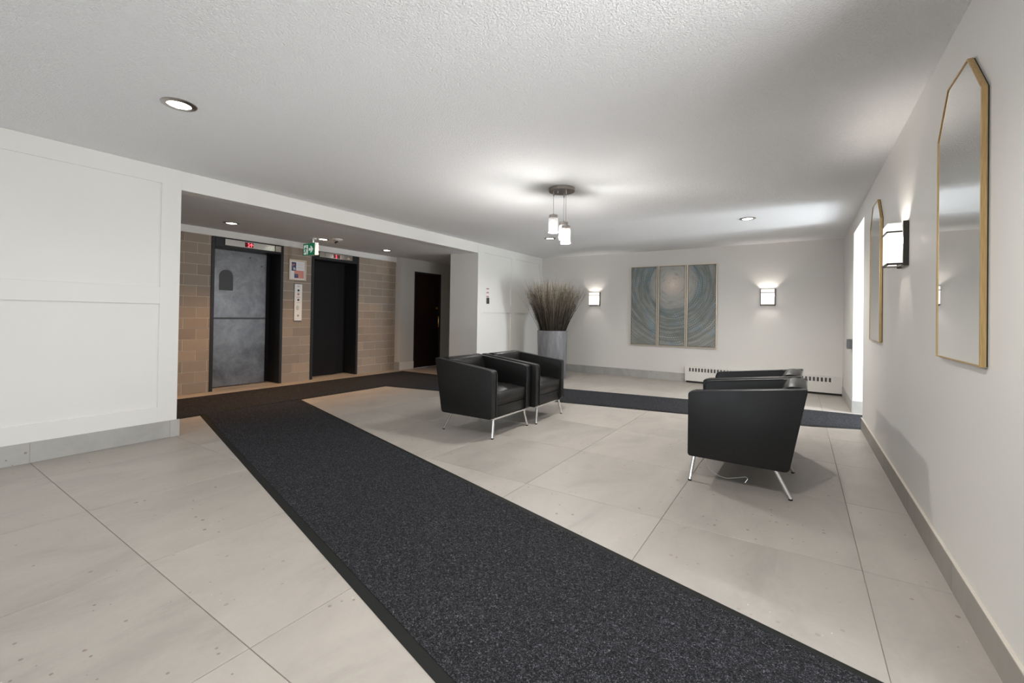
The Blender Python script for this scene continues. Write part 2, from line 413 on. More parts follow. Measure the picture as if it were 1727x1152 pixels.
# ---- brick wall of the lift alcove
bw = MB()
E1, E2 = (2.885, 3.937), (4.435, 5.405)
for a, b in ((.6, E1[0]), (E1[1], E2[0]), (E2[1], 6.33)): bw.box(-7.5, XB-.0045, a, b, 0, 2.6)
for a, b in (E1, E2): bw.box(-7.5, XB-.010, a, b, 2.243, 2.6); bw.box(-7.62, -7.50, a, b, 0, 2.6)
wb = struct(bw.build('wall_brick', M_mortar))
CH, BL = .1515, .3015
bcache = {}
for (a, b, odd, even) in ((.9, E1[0], 2.715, 2.557), (E1[1], E2[0], 4.123, 4.2555), (E2[1], 6.33, 5.535, 5.6895)):
    for r in range(15):
        z0, z1 = r*CH, min((r+1)*CH, 2.245)
        ph = odd if r % 2 else even
        k0 = math.floor((a-ph)/BL); ys = [a]+[ph+k*BL for k in range(k0, k0+12) if a+.02 < ph+k*BL < b-.02]+[b]
        for q0, q1 in zip(ys[:-1], ys[1:]):
            key = (round(q1-q0, 3), round(z1-z0, 3))
            if key not in bcache:
                w, h = key[0]/2-.0030, key[1]/2-.0030
                bcache[key] = MB().box(-.012, 0, -w, w, -h, h).mesh('brick', M_brick, bevel=.0015, seg=1)
            inst('brick', bcache[key], wb, (XB+random.uniform(-.0015, .0015), (q0+q1)/2, (z0+z1)/2))
# board along the top of the bricks, jog, door wall
struct(MB().box(-7.3, XB+.022, .6, 6.33, 2.245, 2.40).build('trim_1', M_white, bevel=.002, seg=1))
dw = MB()
dw.box(-7.3, XD, 6.33, 6.71, 0, 2.6).box(-7.3, XD, 6.71, 7.54, 2.085, 2.6).box(-7.3, XD, 7.54, 10.2, 0, 2.6)
struct(dw.build('wall_stair', M_wall))
struct(MB().box(-7.3, -5.0, 10.2, 10.35, 0, 2.6).build('wall_corridor_end', M_wall))
struct(MB().box(-7.5, XL-.18, .45, .6, 0, 2.6).build('wall_alcove_end', M_wall))
struct(MB().box(XB, XD, 6.316, 6.33, 0, .165).build('baseboard_jog', M_base, bevel=.001, seg=1))
struct(MB().box(XD, XD+.014, 6.322, 6.712, 0, .160).build('baseboard_stair', M_white, bevel=.003, seg=1))
struct(MB().box(XD, XD+.014, 7.54, 10.2, 0, .160).build('baseboard_stair_far', M_white, bevel=.003, seg=1))

# ---- lift doors
def lift(name, y0, y1, panel_mat, light_door):
    fr = MB(); w = .045; d0, d1 = -7.42, XB+.012
    fr.box(d0, d1, y0, y0+w, 0, 2.243).box(d0, d1, y1-w, y1, 0, 2.243).box(d0, d1, y0+w, y1-w, 2.10, 2.243)
    o = struct(fr.build(name, M_dark, bevel=.003, seg=1))
    ys = y0+w; ye = y1-w
    split = ye-.085
    if light_door:
        dp = MB().box(-7.385, -7.35, ys, split, .012, 2.10).build('door_panel', panel_mat, o, bevel=.003, seg=1)
        MB().box(-7.44, -7.40, split-.05, ye, .012, 2.10).build('door_panel', M_blackdoor, o, bevel=.003, seg=1)
        MB().box(-7.352, -7.3465, ys, split-.004, 1.040, 1.066).build('dark_stripe', M_greydark, o)  # thin dark stripe across the door panel
        c = ys+.275; hw = .098
        arch = [(c-hw, 1.48), (c+hw, 1.48), (c+hw, 1.70)]+[(c+hw*math.cos(q*PI/14), 1.70+hw*math.sin(q*PI/14)) for q in range(1, 14)]+[(c-hw, 1.70)]
        MB().prism(arch, -7.352, -7.3475, 'x').build('vision_panel', M_greydark, o)
        for yy, zz in ((ys+.62, 2.02), (ys+.80, 1.90)): MB().cone((-7.351, yy, zz), (-7.346, yy, zz), .012, .010, 12).build('bolt', M_black, o)
    else:
        MB().box(-7.385, -7.35, ys, split-.12, .012, 2.10).build('door_panel', panel_mat, o, bevel=.003, seg=1)
        MB().box(-7.44, -7.40, split-.16, ye, .012, 2.10).build('door_panel', M_blackdoor, o, bevel=.003, seg=1)
    MB().box(-7.44, -7.20, ys, ye, -.004, .003).build('sill', M_tile, o)
    return o
lift('door_1', E1[0], E1[1], M_grey, True)
lift('door_2', E2[0], E2[1], M_blackdoor, False)
# stair door
d3 = struct(MB().box(XD-.10, XD+.004, 6.71, 6.745, 0, 2.085).box(XD-.10, XD+.004, 7.505, 7.54, 0, 2.085).box(XD-.10, XD+.004, 6.745, 7.505, 2.05, 2.085).build('door_3', M_black, bevel=.002, seg=1))
MB().box(XD-.07, XD-.025, 6.747, 7.503, .006, 2.049).build('door_leaf', M_maroon, d3, bevel=.002, seg=1)
MB().cone((XD-.026, 7.43, 1.31), (XD-.012, 7.43, 1.31), .030, .028, 20).cone((XD-.012, 7.43, 1.31), (XD+.012, 7.43, 1.31), .014, .012, 16).build('lock', M_brass, d3, smooth=True)
ph_ = MB().tube([(XD-.026, 7.452, 1.12), (XD+.012, 7.452, 1.12), (XD+.024, 7.452, 1.10), (XD+.024, 7.452, .90), (XD+.012, 7.452, .88), (XD-.026, 7.452, .88)], .011, 10)
ph_.build('pull_handle', M_brass, d3, smooth=True)
for z in (1.80, .98, .25): MB().cone((XD-.022, 6.752, z-.045), (XD-.022, 6.752, z+.045), .008, .008, 10).build('hinge', M_brass if z > 1 else M_greydark, d3)

# ------------------------------------------------------------------ entrance mats
def inset_poly(poly, d):
    n = len(poly); out = []
    area = sum(poly[i][0]*poly[(i+1) % n][1]-poly[(i+1) % n][0]*poly[i][1] for i in range(n))
    s = 1 if area > 0 else -1
    for i in range(n):
        p0, p1, p2 = Vector(poly[i-1]), Vector(poly[i]), Vector(poly[(i+1) % n])
        e1 = (p1-p0).normalized(); e2 = (p2-p1).normalized()
        n1 = Vector((-e1.y, e1.x))*s; n2 = Vector((-e2.y, e2.x))*s
        d1 = d[i-1]; d2 = d[i]
        c = e1.x*e2.y-e1.y*e2.x
        if abs(c) < 1e-4: q = p1+n1*d2
        else:
            a0 = p0+n1*d1; b0 = p1+n2*d2
            tt = ((b0.x-a0.x)*e2.y-(b0.y-a0.y)*e2.x)/c
            q = a0+e1*tt
        out.append((q.x, q.y))
    return out
def mat_runner(name, label, poly, edges, width=.042):
    """edges[i] True where the side from vertex i to i+1 has a rubber border"""
    root = thing(name, label, 'floor mat', (poly[0][0], poly[0][1], 0))
    ox, oy = poly[0]
    loc = [(x-ox, y-oy) for x, y in poly]
    inn = inset_poly(loc, [width if e else 0.0 for e in edges])
    MB().prism(inn, .0005, .0095, 'z').build('carpet', M_carpet, root)
    n = len(loc); m = MB()
    for i in range(n):
        if not edges[i]: continue
        j = (i+1) % n
        a, b, c, d = loc[i], loc[j], inn[j], inn[i]
        m.add([(*a, 0), (*b, 0), (*c, 0), (*d, 0), (*a, .002), (*b, .002), (*c, .0075), (*d, .0075)],
              [(0, 1, 2, 3), (4, 7, 6, 5), (0, 4, 5, 1), (1, 5, 6, 2), (2, 6, 7, 3), (3, 7, 4, 0)])
    m.build('rubber_border', M_rubber, root)
    return root
mat_runner('floor_runner', 'long charcoal carpet runner crossing the foreground floor diagonally', 
           [(-5.522, 2.174), (-.941, 1.033), (1.0, .55), (1.0, 1.635), (.233, 1.836), (-5.522, 3.346)], [True, True, False, True, True, False])
mat_runner('floor_runner', 'charcoal carpet runner lying along the brick wall in front of the elevators',
           [(-5.524, .75), (-5.524, 2.174), (-5.524, 3.346), (-5.524, 4.773), (-5.524, 6.305), (-6.757, 6.272), (-6.757, .75)],
           [True, False, True, False, True, True, True], .03)
mat_runner('floor_runner', 'charcoal carpet runner crossing behind the armchairs to the bright side doorway',
           [(-5.522, 4.773), (-4.587, 4.963), (-2.593, 5.339), (-1.129, 5.602), (-.35, 5.715), (.12, 5.800), (.542, 5.965), (2.44, 5.965), (2.44, 6.93), (.651, 6.90), (.109, 6.867), (-1.334, 6.646), (-3.097, 6.380), (-5.522, 6.305)],
           [True]*7+[False]+[True]*5+[False], .03)

# ------------------------------------------------------------------ armchairs (local +x is the front)
def rounded(poly, r, n=4):
    out = []; m = len(poly)
    for i in range(m):
        p0, p1, p2 = Vector(poly[i-1]), Vector(poly[i]), Vector(poly[(i+1) % m])
        rad = r[i] if isinstance(r, (list, tuple)) else r
        a = p1+(p0-p1).normalized()*rad; b = p1+(p2-p1).normalized()*rad
        for k in range(n+1):
            t = k/n; q = (1-t)**2*a+2*t*(1-t)*p1+t*t*b; out.append((q.x, q.y))
    return out
def make_armchair(label, loc, rz):
    root = thing('armchair', label, 'armchair', loc, rz, 'black leather armchairs')
    prof = [(.352, .637), (.352, .185), (-.258, .185), (-.355, .722)]
    for s in (-1, 1):
        a, b = sorted((s*.355, s*.270))
        MB().prism(rounded(prof, [.022, .022, .03, .015], 4), a, b, 'y').build('arm', M_leather, root, bevel=.011, seg=3, smooth=True)
        # raised piping along the inner edge of the arm
        y = s*.272
        MB().tube([(.355, y, .20), (.355, y, .60), (.345, y, .628), (.315, y, .640), (-.20, y, .702)], .0045, 6).build('piping', M_leather, root, smooth=True)
    # backrest between the arms: leaning, with a soft rolled top
    bp_ = [(-.352, .715), (-.262, .205), (-.14, .205), (-.165, .46), (-.195, .655), (-.225, .712), (-.275, .728)]
    MB().prism(rounded(bp_, [.012, .01, .02, .03, .035, .03, .03], 4), -.269, .269, 'y').build('backrest', M_leather, root, bevel=.006, seg=2, smooth=True)
    # base under the seat
    MB().prism(rounded([(.338, .296), (.338, .188), (-.25, .188), (-.25, .296)], .014), -.269, .269, 'y').build('seat_base', M_leather, root, bevel=.005, seg=2, smooth=True)
    # puffy seat cushion
    bm = bmesh.new(); nx, ny = 18, 14
    def crown(u, v):
        e = (1-abs(2*u-1)**4)*(1-abs(2*v-1)**4)
        return .415+.042*e
    top = [[None]*(ny+1) for _ in range(nx+1)]
    bot = [[None]*(ny+1) for _ in range(nx+1)]
    for i in range(nx+1):
        for j in range(ny+1):
            u, v = i/nx, j/ny
            x = -.15+.493*u; y = -.267+.534*v
            top[i][j] = bm.verts.new((x, y, crown(u, v))); bot[i][j] = bm.verts.new((x, y, .300))
    for i in range(nx):
        for j in range(ny):
            bm.faces.new((top[i][j], top[i+1][j], top[i+1][j+1], top[i][j+1]))
            bm.faces.new((bot[i][j], bot[i][j+1], bot[i+1][j+1], bot[i+1][j]))
    for i in range(nx):
        bm.faces.new((top[i][0], bot[i][0], bot[i+1][0], top[i+1][0])); bm.faces.new((top[i+1][ny], bot[i+1][ny], bot[i][ny], top[i][ny]))
    for j in range(ny):
        bm.faces.new((top[0][j+1], bot[0][j+1], bot[0][j], top[0][j])); bm.faces.new((top[nx][j], bot[nx][j], bot[nx][j+1], top[nx][j+1]))
    es = [e for e in bm.edges if e.calc_face_angle(0) > math.radians(50)]
    bmesh.ops.recalc_face_normals(bm, faces=bm.faces)
    bmesh.ops.bevel(bm, geom=es, offset=.028, segments=5, profile=.5, affect='EDGES', clamp_overlap=True)
    for v in bm.verts:
        if v.co.x > .30: v.co.x += .012*(1-abs(v.co.y/.267)**3)*(1 if v.co.z > .31 else .4)
    for f in bm.faces: f.smooth = True
    me = bpy.data.meshes.new('seat_cushion'); bm.to_mesh(me); bm.free(); me.materials.append(M_leather)
    inst('seat_cushion', me, root)
    # chrome under-frame and legs
    fr = MB()
    fr.box(.318, .338, -.30, .30, .168, .186).box(-.25, .318, -.30, -.28, .172, .186).box(-.25, .318, .28, .30, .172, .186)
    fr.build('chrome_rail', M_chrome, root, bevel=.003, seg=1)
    for s in (-1, 1):
        for (x0, x1, y0, y1) in ((.322, .342, .272, .318), (-.175, -.268, .285, .305)):
            top_, bot_ = (x0, s*y0, .180), (x1, s*y1, .008)
            lg = MB().cone(bot_, top_, .0115, .0125, 16).build('leg', M_chrome, root, smooth=True)
            MB().cone((x1+(.004 if x1 < 0 else -.001), s*y1, .010), (x1, s*y1, 0), .0122, .0128, 16).build('glide', M_rubber, lg, smooth=True)
    return root
def chair_at(front_x, y_mid, facing, label, rz=0, proto=None):
    x = front_x-.352*facing
    loc = (x, y_mid, 0); rot = (0 if facing > 0 else PI)+rz
    return make_armchair(label, loc, rot) if proto is None else copy_thing(proto, loc, rot, label)
cA = chair_at(-2.385, 3.655, 1, 'black leather armchair of the left pair, nearer the dark runner', .012)
chair_at(-2.352, 4.392, 1, 'black leather armchair of the left pair, beside the tall planter', .035, cA)
chair_at(-.654, 3.650, -1, 'black leather armchair seen side-on, nearest of the pair by the mirrors', -.01, cA)
chair_at(-.680, 4.390, -1, 'black leather armchair half hidden behind the nearest side-on armchair', -.02, cA)

# loose wires under two chairs
def wire(label, pts, r, hook):
    root = thing('loose_wire', label, 'wire', (*pts[0][:2], 0))
    o = Vector((pts[0][0], pts[0][1], 0))
    ps = [Vector(p)-o for p in pts]; sm = []
    for i in range(len(ps)-1):
        p0, p1, p2, p3 = ps[max(i-1, 0)], ps[i], ps[i+1], ps[min(i+2, len(ps)-1)]
        for k in range(6):
            t = k/6
            sm.append(.5*((2*p1)+(-p0+p2)*t+(2*p0-5*p1+4*p2-p3)*t*t+(-p0+3*p1-3*p2+p3)*t**3))
    sm.append(ps[-1])
    MB().tube(sm, r, 6).build('strand', M_cable, root, smooth=True)
    a, b = ps[-1], Vector(hook)-o
    MB().cone(b, a, .006, .0045, 10).build('metal_end', M_chrome, root, smooth=True)
    return root
wire('thin white wire hanging in a loop under the nearest side-on armchair',
     [(-.58, 3.52, .182), (-.575, 3.54, .10), (-.53, 3.53, .03), (-.44, 3.50, .012), (-.36, 3.50, .030), (-.31, 3.50, .045), (-.295, 3.50, .035)], .0022, (-.312, 3.49, .008))
wire('small clear clip on a thin wire dangling under the left-hand armchair',
     [(-2.86, 3.55, .185), (-2.84, 3.57, .12), (-2.86, 3.57, .05), (-2.93, 3.58, .018)], .0015, (-2.955, 3.575, .008))

# ------------------------------------------------------------------ planter with dried twigs
pl = thing('planter', 'tall grey concrete planter filled with dried brown twigs in the far corner', 'planter', (-3.91, 7.36, 0))
MB().lathe([(0.0, 0), (.245, 0), (.258, .02), (.285, .885), (.285, .895), (.262, .895), (.258, .80), (0.0, .80)], 48).build('pot', M_concrete, pl, smooth=True)
MB().lathe([(0, .84), (.257, .835)], 40).build('soil', M_soil, pl)
tv, tf, tc = [], [], []
rng = random.Random(3)
def stem(p0, dirv, L, r, bend, shade, seg=5, t0=0.):
    base = len(tv); p = Vector(p0); d = Vector(dirv).normalized()
    side = d.orthogonal().normalized(); b = d.cross(side)
    for k in range(seg+1):
        t = k/seg
        rr_ = r*(1-t*.75)
        for q in range(3):
            a = 2*PI*q/3; v = p+rr_*(math.cos(a)*side+math.sin(a)*b); tv.append(v[:])
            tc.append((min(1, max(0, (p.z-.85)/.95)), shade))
        d = (d+Vector(bend)*(1/seg)).normalized(); p = p+d*(L/seg)
    for k in range(seg):
        for q in range(3):
            tf.append((base+k*3+q, base+k*3+(q+1) % 3, base+(k+1)*3+(q+1) % 3, base+(k+1)*3+q))
    return p
for i in range(760):
    a = rng.uniform(0, 2*PI); rad = .235*math.sqrt(rng.random())
    lean = (rad/.235)*.29+rng.gauss(0, .085)
    az = a+rng.gauss(0, .35)
    d = (math.cos(az)*math.sin(lean), math.sin(az)*math.sin(lean), math.cos(lean))
    L = rng.triangular(.60, 1.10, .88); sh = rng.random()
    cz = .84
    bend = (math.cos(az)*.10+rng.gauss(0, .08), math.sin(az)*.10+rng.gauss(0, .08), rng.gauss(0, .03))
    stem((rad*math.cos(a), rad*math.sin(a), cz), d, L, rng.uniform(.0026, .0050), bend, sh)
    for _ in range(rng.choice((3, 4, 5, 6))):
        s0 = rng.uniform(.25, .88)*L
        q = Vector((rad*math.cos(a), rad*math.sin(a), cz))+Vector(d)*s0+Vector(bend)*(s0*s0/L)*.5
        aa = rng.uniform(0, 2*PI); dd = Vector(d)+Vector((math.cos(aa), math.sin(aa), .1))*rng.uniform(.14, .34)
        stem(q, dd, rng.uniform(.06, .19), rng.uniform(.0016, .0034), (0, 0, .15), min(1, max(0, sh+rng.gauss(0, .2))), 2)
me = bpy.data.meshes.new('twigs'); me.from_pydata(tv, [], tf)
ca_ = me.color_attributes.new('tint', 'FLOAT_COLOR', 'POINT')
buf = []
for a_, b_2 in tc: buf += [a_, b_2, 0, 1]
ca_.data.foreach_set('color', buf); me.materials.append(M_twig)
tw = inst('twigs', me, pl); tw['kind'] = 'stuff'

# ------------------------------------------------------------------ triptych on the back wall
M_art = new_mat('abstract_canvas', (.3, .35, .35), .55); t = NT(M_art)
uv = t.n('ShaderNodeUVMap', uv_map='UVMap').outputs[0]
sxy = t.n('ShaderNodeSeparateXYZ'); t.l(uv, sxy.inputs[0])
px, pz = sxy.outputs[0], sxy.outputs[1]
wob = t.noise(uv, 2.2, 4, .6)
rad_ = t.math('ADD', t.math('SQRT', t.math('ADD', t.math('POWER', px, 2.), t.math('POWER', t.math('MULTIPLY', pz, .92), 2.))), t.math('MULTIPLY', t.math('SUBTRACT', wob, .5), .10))
ang = t.math('ARCTAN2', px, pz)
base = t.ramp(rad_, [(0, (.78, .67, .58)), (.09, (.62, .54, .47)), (.22, (.40, .39, .36)), (.40, (.29, .29, .27)), (.46, (.12, .16, .165)), (.58, (.165, .18, .17)), (.85, (.14, .155, .145)), (1, (.18, .185, .17))])
pol = t.n('ShaderNodeCombineXYZ'); t.l(t.math('MULTIPLY', rad_, 26.), pol.inputs[0]); t.l(t.math('MULTIPLY', t.math('COSINE', ang), 1.7), pol.inputs[1]); t.l(t.math('MULTIPLY', t.math('SINE', ang), 1.7), pol.inputs[2])
brush = t.noise(pol.outputs[0], 1.0, 4, .6, .2)                    # strokes drawn out along the rings
patch = t.ramp(t.noise(uv, 3.1, 4, .6, .5), [(.48, (0, 0, 0)), (.64, (1, 1, 1))])
outer = t.ramp(rad_, [(.34, (0, 0, 0)), (.46, (1, 1, 1))])
blue = t.math('MULTIPLY', t.math('MULTIPLY', patch, outer), t.ramp(brush, [(.42, (0, 0, 0)), (.58, (1, 1, 1))]))
c1 = t.mix(t.math('MULTIPLY', blue, .75), base, (.10, .19, .26))
c2 = t.mix(t.ramp(brush, [(.46, (0, 0, 0)), (.74, (.42, .42, .42))]), c1, (.50, .49, .45))
c2 = t.mix(t.ramp(brush, [(.26, (.45, .45, .45)), (.44, (0, 0, 0))]), c2, (.07, .085, .085))
RN = 27.
idx = t.math('FLOOR', t.math('MULTIPLY', rad_, RN)); fr_ = t.math('FRACT', t.math('MULTIPLY', rad_, RN))
dash = t.math('MULTIPLY', t.math('GREATER_THAN', t.math('SINE', t.math('MULTIPLY', t.math('MULTIPLY', ang, idx), 7.)), .1), t.math('LESS_THAN', t.math('ABSOLUTE', t.math('SUBTRACT', fr_, .5)), .17))
dm = t.math('MULTIPLY', t.math('MULTIPLY', dash, outer), t.ramp(t.noise(uv, 3.4, 3), [(.44, (0, 0, 0)), (.62, (1, 1, 1))]))
t.col(t.mix(t.math('MULTIPLY', dm, .5), c2, (.62, .62, .59))); t.bump(t.math('ADD', brush, dash), .2, .002)
zc, z0p, z1p, xc = 1.79, .637, 2.153, -1.99
for (x0, x1, lab) in ((-2.780, -2.272, 'left canvas of the framed grey-blue abstract triptych with concentric brushwork'),
                      (-2.243, -1.757, 'middle canvas of the framed abstract triptych, with the pale glowing centre'),
                      (-1.730, -1.232, 'right canvas of the framed grey-blue abstract triptych, beside the right wall sconce')):
    cx = (x0+x1)/2
    r = thing('canvas_painting', lab, 'painting', (cx, YB, z0p), 0, 'triptych canvases on the back wall')
    hw, H = (x1-x0)/2, z1p-z0p; fwd = .012
    m = MB(); d0, d1 = -.042, -.001
    m.box(-hw, -hw+fwd, d0, d1, 0, H).box(hw-fwd, hw, d0, d1, 0, H).box(-hw+fwd, hw-fwd, d0, d1, 0, fwd).box(-hw+fwd, hw-fwd, d0, d1, H-fwd, H)
    m.build('frame', M_champ, r, bevel=.0015, seg=1)
    g = .020
    MB().box(-hw+fwd, hw-fwd, -.012, -.002, fwd, H-fwd).build('backing', M_void, r)  # near-black, so the shade in the gap round the canvas is painted
    cv = MB().box(-hw+g, hw-g, -.036, -.012, g, H-g).build('canvas', M_art, r)
    ul = cv.data.uv_layers.new(name='UVMap')
    for lp in cv.data.loops:
        co = cv.data.vertices[lp.vertex_index].co
        ul.data[lp.index].uv = (co.x+cx-xc, co.z+z0p-zc)

# ------------------------------------------------------------------ wall sconces (local: wall at y=0, light towards -y)
def sconce(label, loc, rz, power):
    r = thing('wall_sconce', label, 'wall lamp', loc, rz, 'box-shaped wall sconces')
    w, h, d = .102, .27, .105
    MB().box(-w, w, -.014, 0, 0, h).build('backplate', M_nickel, r, bevel=.002, seg=1)
    for s in (-1, 1):
        a, b = sorted((s*(w+.009), s*(w-.004)))
        MB().box(a, b, -.028, -.002, -.006, h+.006).build('post', M_bronze, r, bevel=.0015, seg=1)
    m = MB()
    m.box(-w, w, -d, -d+.012, .0, .012).box(-w, w, -.026, -.014, .0, .012).box(-w, -w+.012, -d+.012, -.026, .0, .012).box(w-.012, w, -d+.012, -.026, .0, .012)
    m.build('base_tray', M_bronze, r, bevel=.0015, seg=1)
    b = MB(); z0, z1 = .205, .214
    b.box(-w, w, -d-.002, -d+.004, z0, z1).box(-w-.002, -w+.004, -d, -.03, z0, z1).box(w-.004, w+.002, -d, -.03, z0, z1)
    b.build('band', M_bronze, r)
    g = MB(); q = w-.006
    g.box(-q, q, -d+.004, -d+.008, .012, h-.005).box(-q, -q+.004, -d+.008, -.030, .012, h-.005).box(q-.004, q, -d+.008, -.030, .012, h-.005)
    g.build('glass_shade', M_glow, r)
    l = light('sconce_lamp', 'POINT', (0, 0, 0), (0, 0, -1), power, (1, .93, .85), .03)
    l.parent = r; l.location = (0, -.060, h*.62)
    return r
sconce('small glowing box sconce on the back wall beside the twig planter', (-3.535, YB, 1.400), 0, 5)
sconce('glowing box sconce on the back wall between the triptych and the right corner', (-.450, YB, 1.405), 0, 6.5)
sconce('large glowing box sconce on the right wall between the two gold mirrors', (XR, 3.745, 1.515), -PI/2, 7.5)

# ------------------------------------------------------------------ mirrors on the right wall (local: wall at x=0, glass towards -x)
def mirror(label, y0, y1, z0, z1, proto=None):
    W_, H_ = (y1-y0), (z1-z0); hw = W_/2; cx_, cz_ = .165, .185
    r = thing('wall_mirror', label, 'mirror', (XR, (y0+y1)/2, z0), 0, 'gold framed mirrors')
    out = [(-hw, 0), (hw, 0), (hw, H_-cz_), (hw-cx_, H_), (-hw+cx_, H_), (-hw, H_-cz_)]
    inn = inset_poly(out, [.0075]*6)
    m = MB(); n = 6; X0, X1 = -.004, -.022
    vs = [(X0, *p) for p in out]+[(X1, *p) for p in out]+[(X1, *p) for p in inn]+[(X0, *p) for p in inn]
    fs = []
    for i in range(n):
        j = (i+1) % n
        fs += [(i, j, n+j, n+i), (n+i, n+j, 2*n+j, 2*n+i), (2*n+i, 2*n+j, 3*n+j, 3*n+i), (3*n+i, 3*n+j, j, i)]
    m.add(vs, fs); m.build('frame', M_gold, r, bevel=.001, seg=1)
    MB().prism([(p[0]*1.0, p[1]) for p in inn], -.0185, -.015, 'x').build('mirror_glass', M_mirror, r)
    MB().prism(inset_poly(out, [.003]*6), -.0148, 0, 'x').build('backing', M_void, r)
    return r
mirror('large gold-framed mirror with clipped top corners, nearest on the right wall', 2.252, 2.862, .992, 2.196)
mirror('gold-framed mirror with clipped top corners, beyond the right wall sconce', 4.652, 5.266, .984, 2.196)

# ------------------------------------------------------------------ baseboard heater
hx0, hx1 = -1.745, XR-.004; hl = hx1-hx0
ht = thing('baseboard_heater', 'long white slotted baseboard heater under the back wall', 'heater', (hx0, YB, 0))
hf = -.074; hb = MB()
hb.box(0, hl, hf, -.001, .282, .292).box(0, .006, hf, -.001, .034, .282).box(hl-.006, hl, hf, -.001, .034, .282)
hb.box(.006, hl-.006, hf, hf+.004, .034, .203).box(.006, hl-.006, hf, hf+.004, .268, .282)
ns = 41; s0, s1 = .072, hl-.122; pitch = (s1-s0)/ns
hb.box(.006, s0, hf, hf+.004, .203, .268).box(s1, hl-.006, hf, hf+.004, .203, .268)
for k in range(ns): hb.box(s0+k*pitch+pitch*.56, s0+(k+1)*pitch, hf, hf+.004, .203, .268)
hb.build('cover', M_heater, ht)
MB().box(.007, hl-.007, -.045, -.012, .05, .275).build('fins', M_fin, ht)
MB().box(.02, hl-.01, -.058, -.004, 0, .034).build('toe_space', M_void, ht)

# ------------------------------------------------------------------ pendant lamp
pd = thing('pendant_lamp', 'brushed nickel pendant lamp with three glowing glass cylinders', 'pendant lamp', (-2.02, 3.96, HC))
MB().lathe([(0, -.001), (.131, -.001), (.131, -.028), (.127, -.032), (0, -.032)], 48).build('canopy', M_nickel, pd, smooth=True)
MB().cone((-.035, -.02, -.031), (-.035, -.02, -.046), .006, .005, 10).build('screw', M_nickel, pd)
vx, vy = .836, .549           # across the view / away from it, so the three jars fall as they hang in the room
def jar(lat, dep, zcap):
    x, y = lat*vx-dep*vy, lat*vy+dep*vx
    zt = zcap-HC
    MB().cone((x, y, -.031), (x, y, -.075), .008, .007, 12).build('cord_grip', M_nickel, pd, smooth=True)
    MB().cone((x, y, -.07), (x, y, zt), .0022, .0022, 8).build('cord', M_nickel, pd, smooth=True)
    MB().lathe([(0, zt+.012), (.008, zt+.012), (.010, zt), (.044, zt-.002), (.044, zt-.030), (.040, zt-.030), (.0, zt-.028)], 32, (x, y)).build('cap', M_nickel, pd, smooth=True)
    sh = MB().lathe([(.0465, zt-.033), (.0485, zt-.036), (.0485, zt-.176), (.0455, zt-.178), (.0455, zt-.036)], 32, (x, y)).build('glass_jar', M_clear, pd, smooth=True)
    sh.visible_shadow = True
    MB().lathe([(.013, zt-.050), (.020, zt-.062), (.036, zt-.088), (.043, zt-.115), (.0435, zt-.174), (0, zt-.174)], 28, (x, y)).build('frosted_sleeve', M_pglow, pd, smooth=True)
    MB().lathe([(.0, zt-.030), (.014, zt-.030), (.014, zt-.050), (0, zt-.050)], 16, (x, y)).build('socket', M_copper, pd, smooth=True)
    l = light('pendant_lamp_bulb', 'POINT', (0, 0, 0), (0, 0, -1), 20, (1, .98, .95), .035)
    l.parent = pd; l.location = (x, y, zt-.215)
jar(-.082, .0, 2.180)
jar(.036, -.070, 2.060)
jar(.030, .060, 2.122)

# ------------------------------------------------------------------ recessed downlights
def downlight(label, x, y, z, power, color, r=.094, cone=150, blend=.8):
    o = thing('downlight', label, 'ceiling light', (x, y, z), 0, 'recessed ceiling downlights')
    MB().lathe([(r, .004), (r, -.003), (r-.006, -.007), (r*.70, -.010), (r*.655, -.004), (r*.64, .002)], 40).build('trim_ring', M_nickel, o, smooth=True)
    MB().lathe([(r*.66, -.003), (r*.4, -.005), (0, -.006)], 32).build('lens', M_lens, o, smooth=True)
    l = light('downlight_beam', 'SPOT', (0, 0, 0), (0, 0, -1), power, color, .05, spot=math.radians(cone), blend=blend)
    l.parent = o; l.location = (0, 0, -.02)
    return o
warmw = (1, .58, .28)
downlight('large lit downlight in the ceiling above the left panelled wall', -3.268, 1.134, HC, 28, (1, .97, .93))
downlight('unseen added fill downlight above the near end of the diagonal runner', -.568, 1.134, HC, 120, (1, .97, .93))  # unseen lamp added to brighten the near right floor and wall
downlight('small lit downlight seen just below the pendant lamp', -3.455, 6.371, HC, 55, (1, .97, .93))
downlight('lit downlight in the bright ceiling patch in front of the right wall sconce', -.568, 6.318, HC, 135, (1, .97, .93))
downlight('lit downlight over the left elevator, nearest of three in the alcove', -6.25, 2.775, alc_z(-6.25), 115, warmw, cone=94, blend=1)
downlight('lit downlight in the alcove ceiling beside the green exit sign', -6.28, 4.12, alc_z(-6.28), 72, warmw, cone=94, blend=1)
downlight('lit downlight in the alcove ceiling over the brickwork near the stair door', -6.30, 5.41, alc_z(-6.30), 50, warmw, cone=94, blend=1)

# ceiling fitting in the alcove: white sloping base with a small dark lens
cf = thing('ceiling_camera', 'small white ceiling fitting with dark nozzle beside the alcove downlight', 'ceiling fitting', (-6.02, 4.20, alc_z(-6.02)))
MB().lathe([(.075, .002), (.072, -.012), (.045, -.03), (.0, -.034)], 28).build('base', M_plastic, cf, smooth=True)
MB().cone((0, 0, -.03), (-.03, -.03, -.066), .016, .013, 14).build('nozzle', M_black, cf, smooth=True)

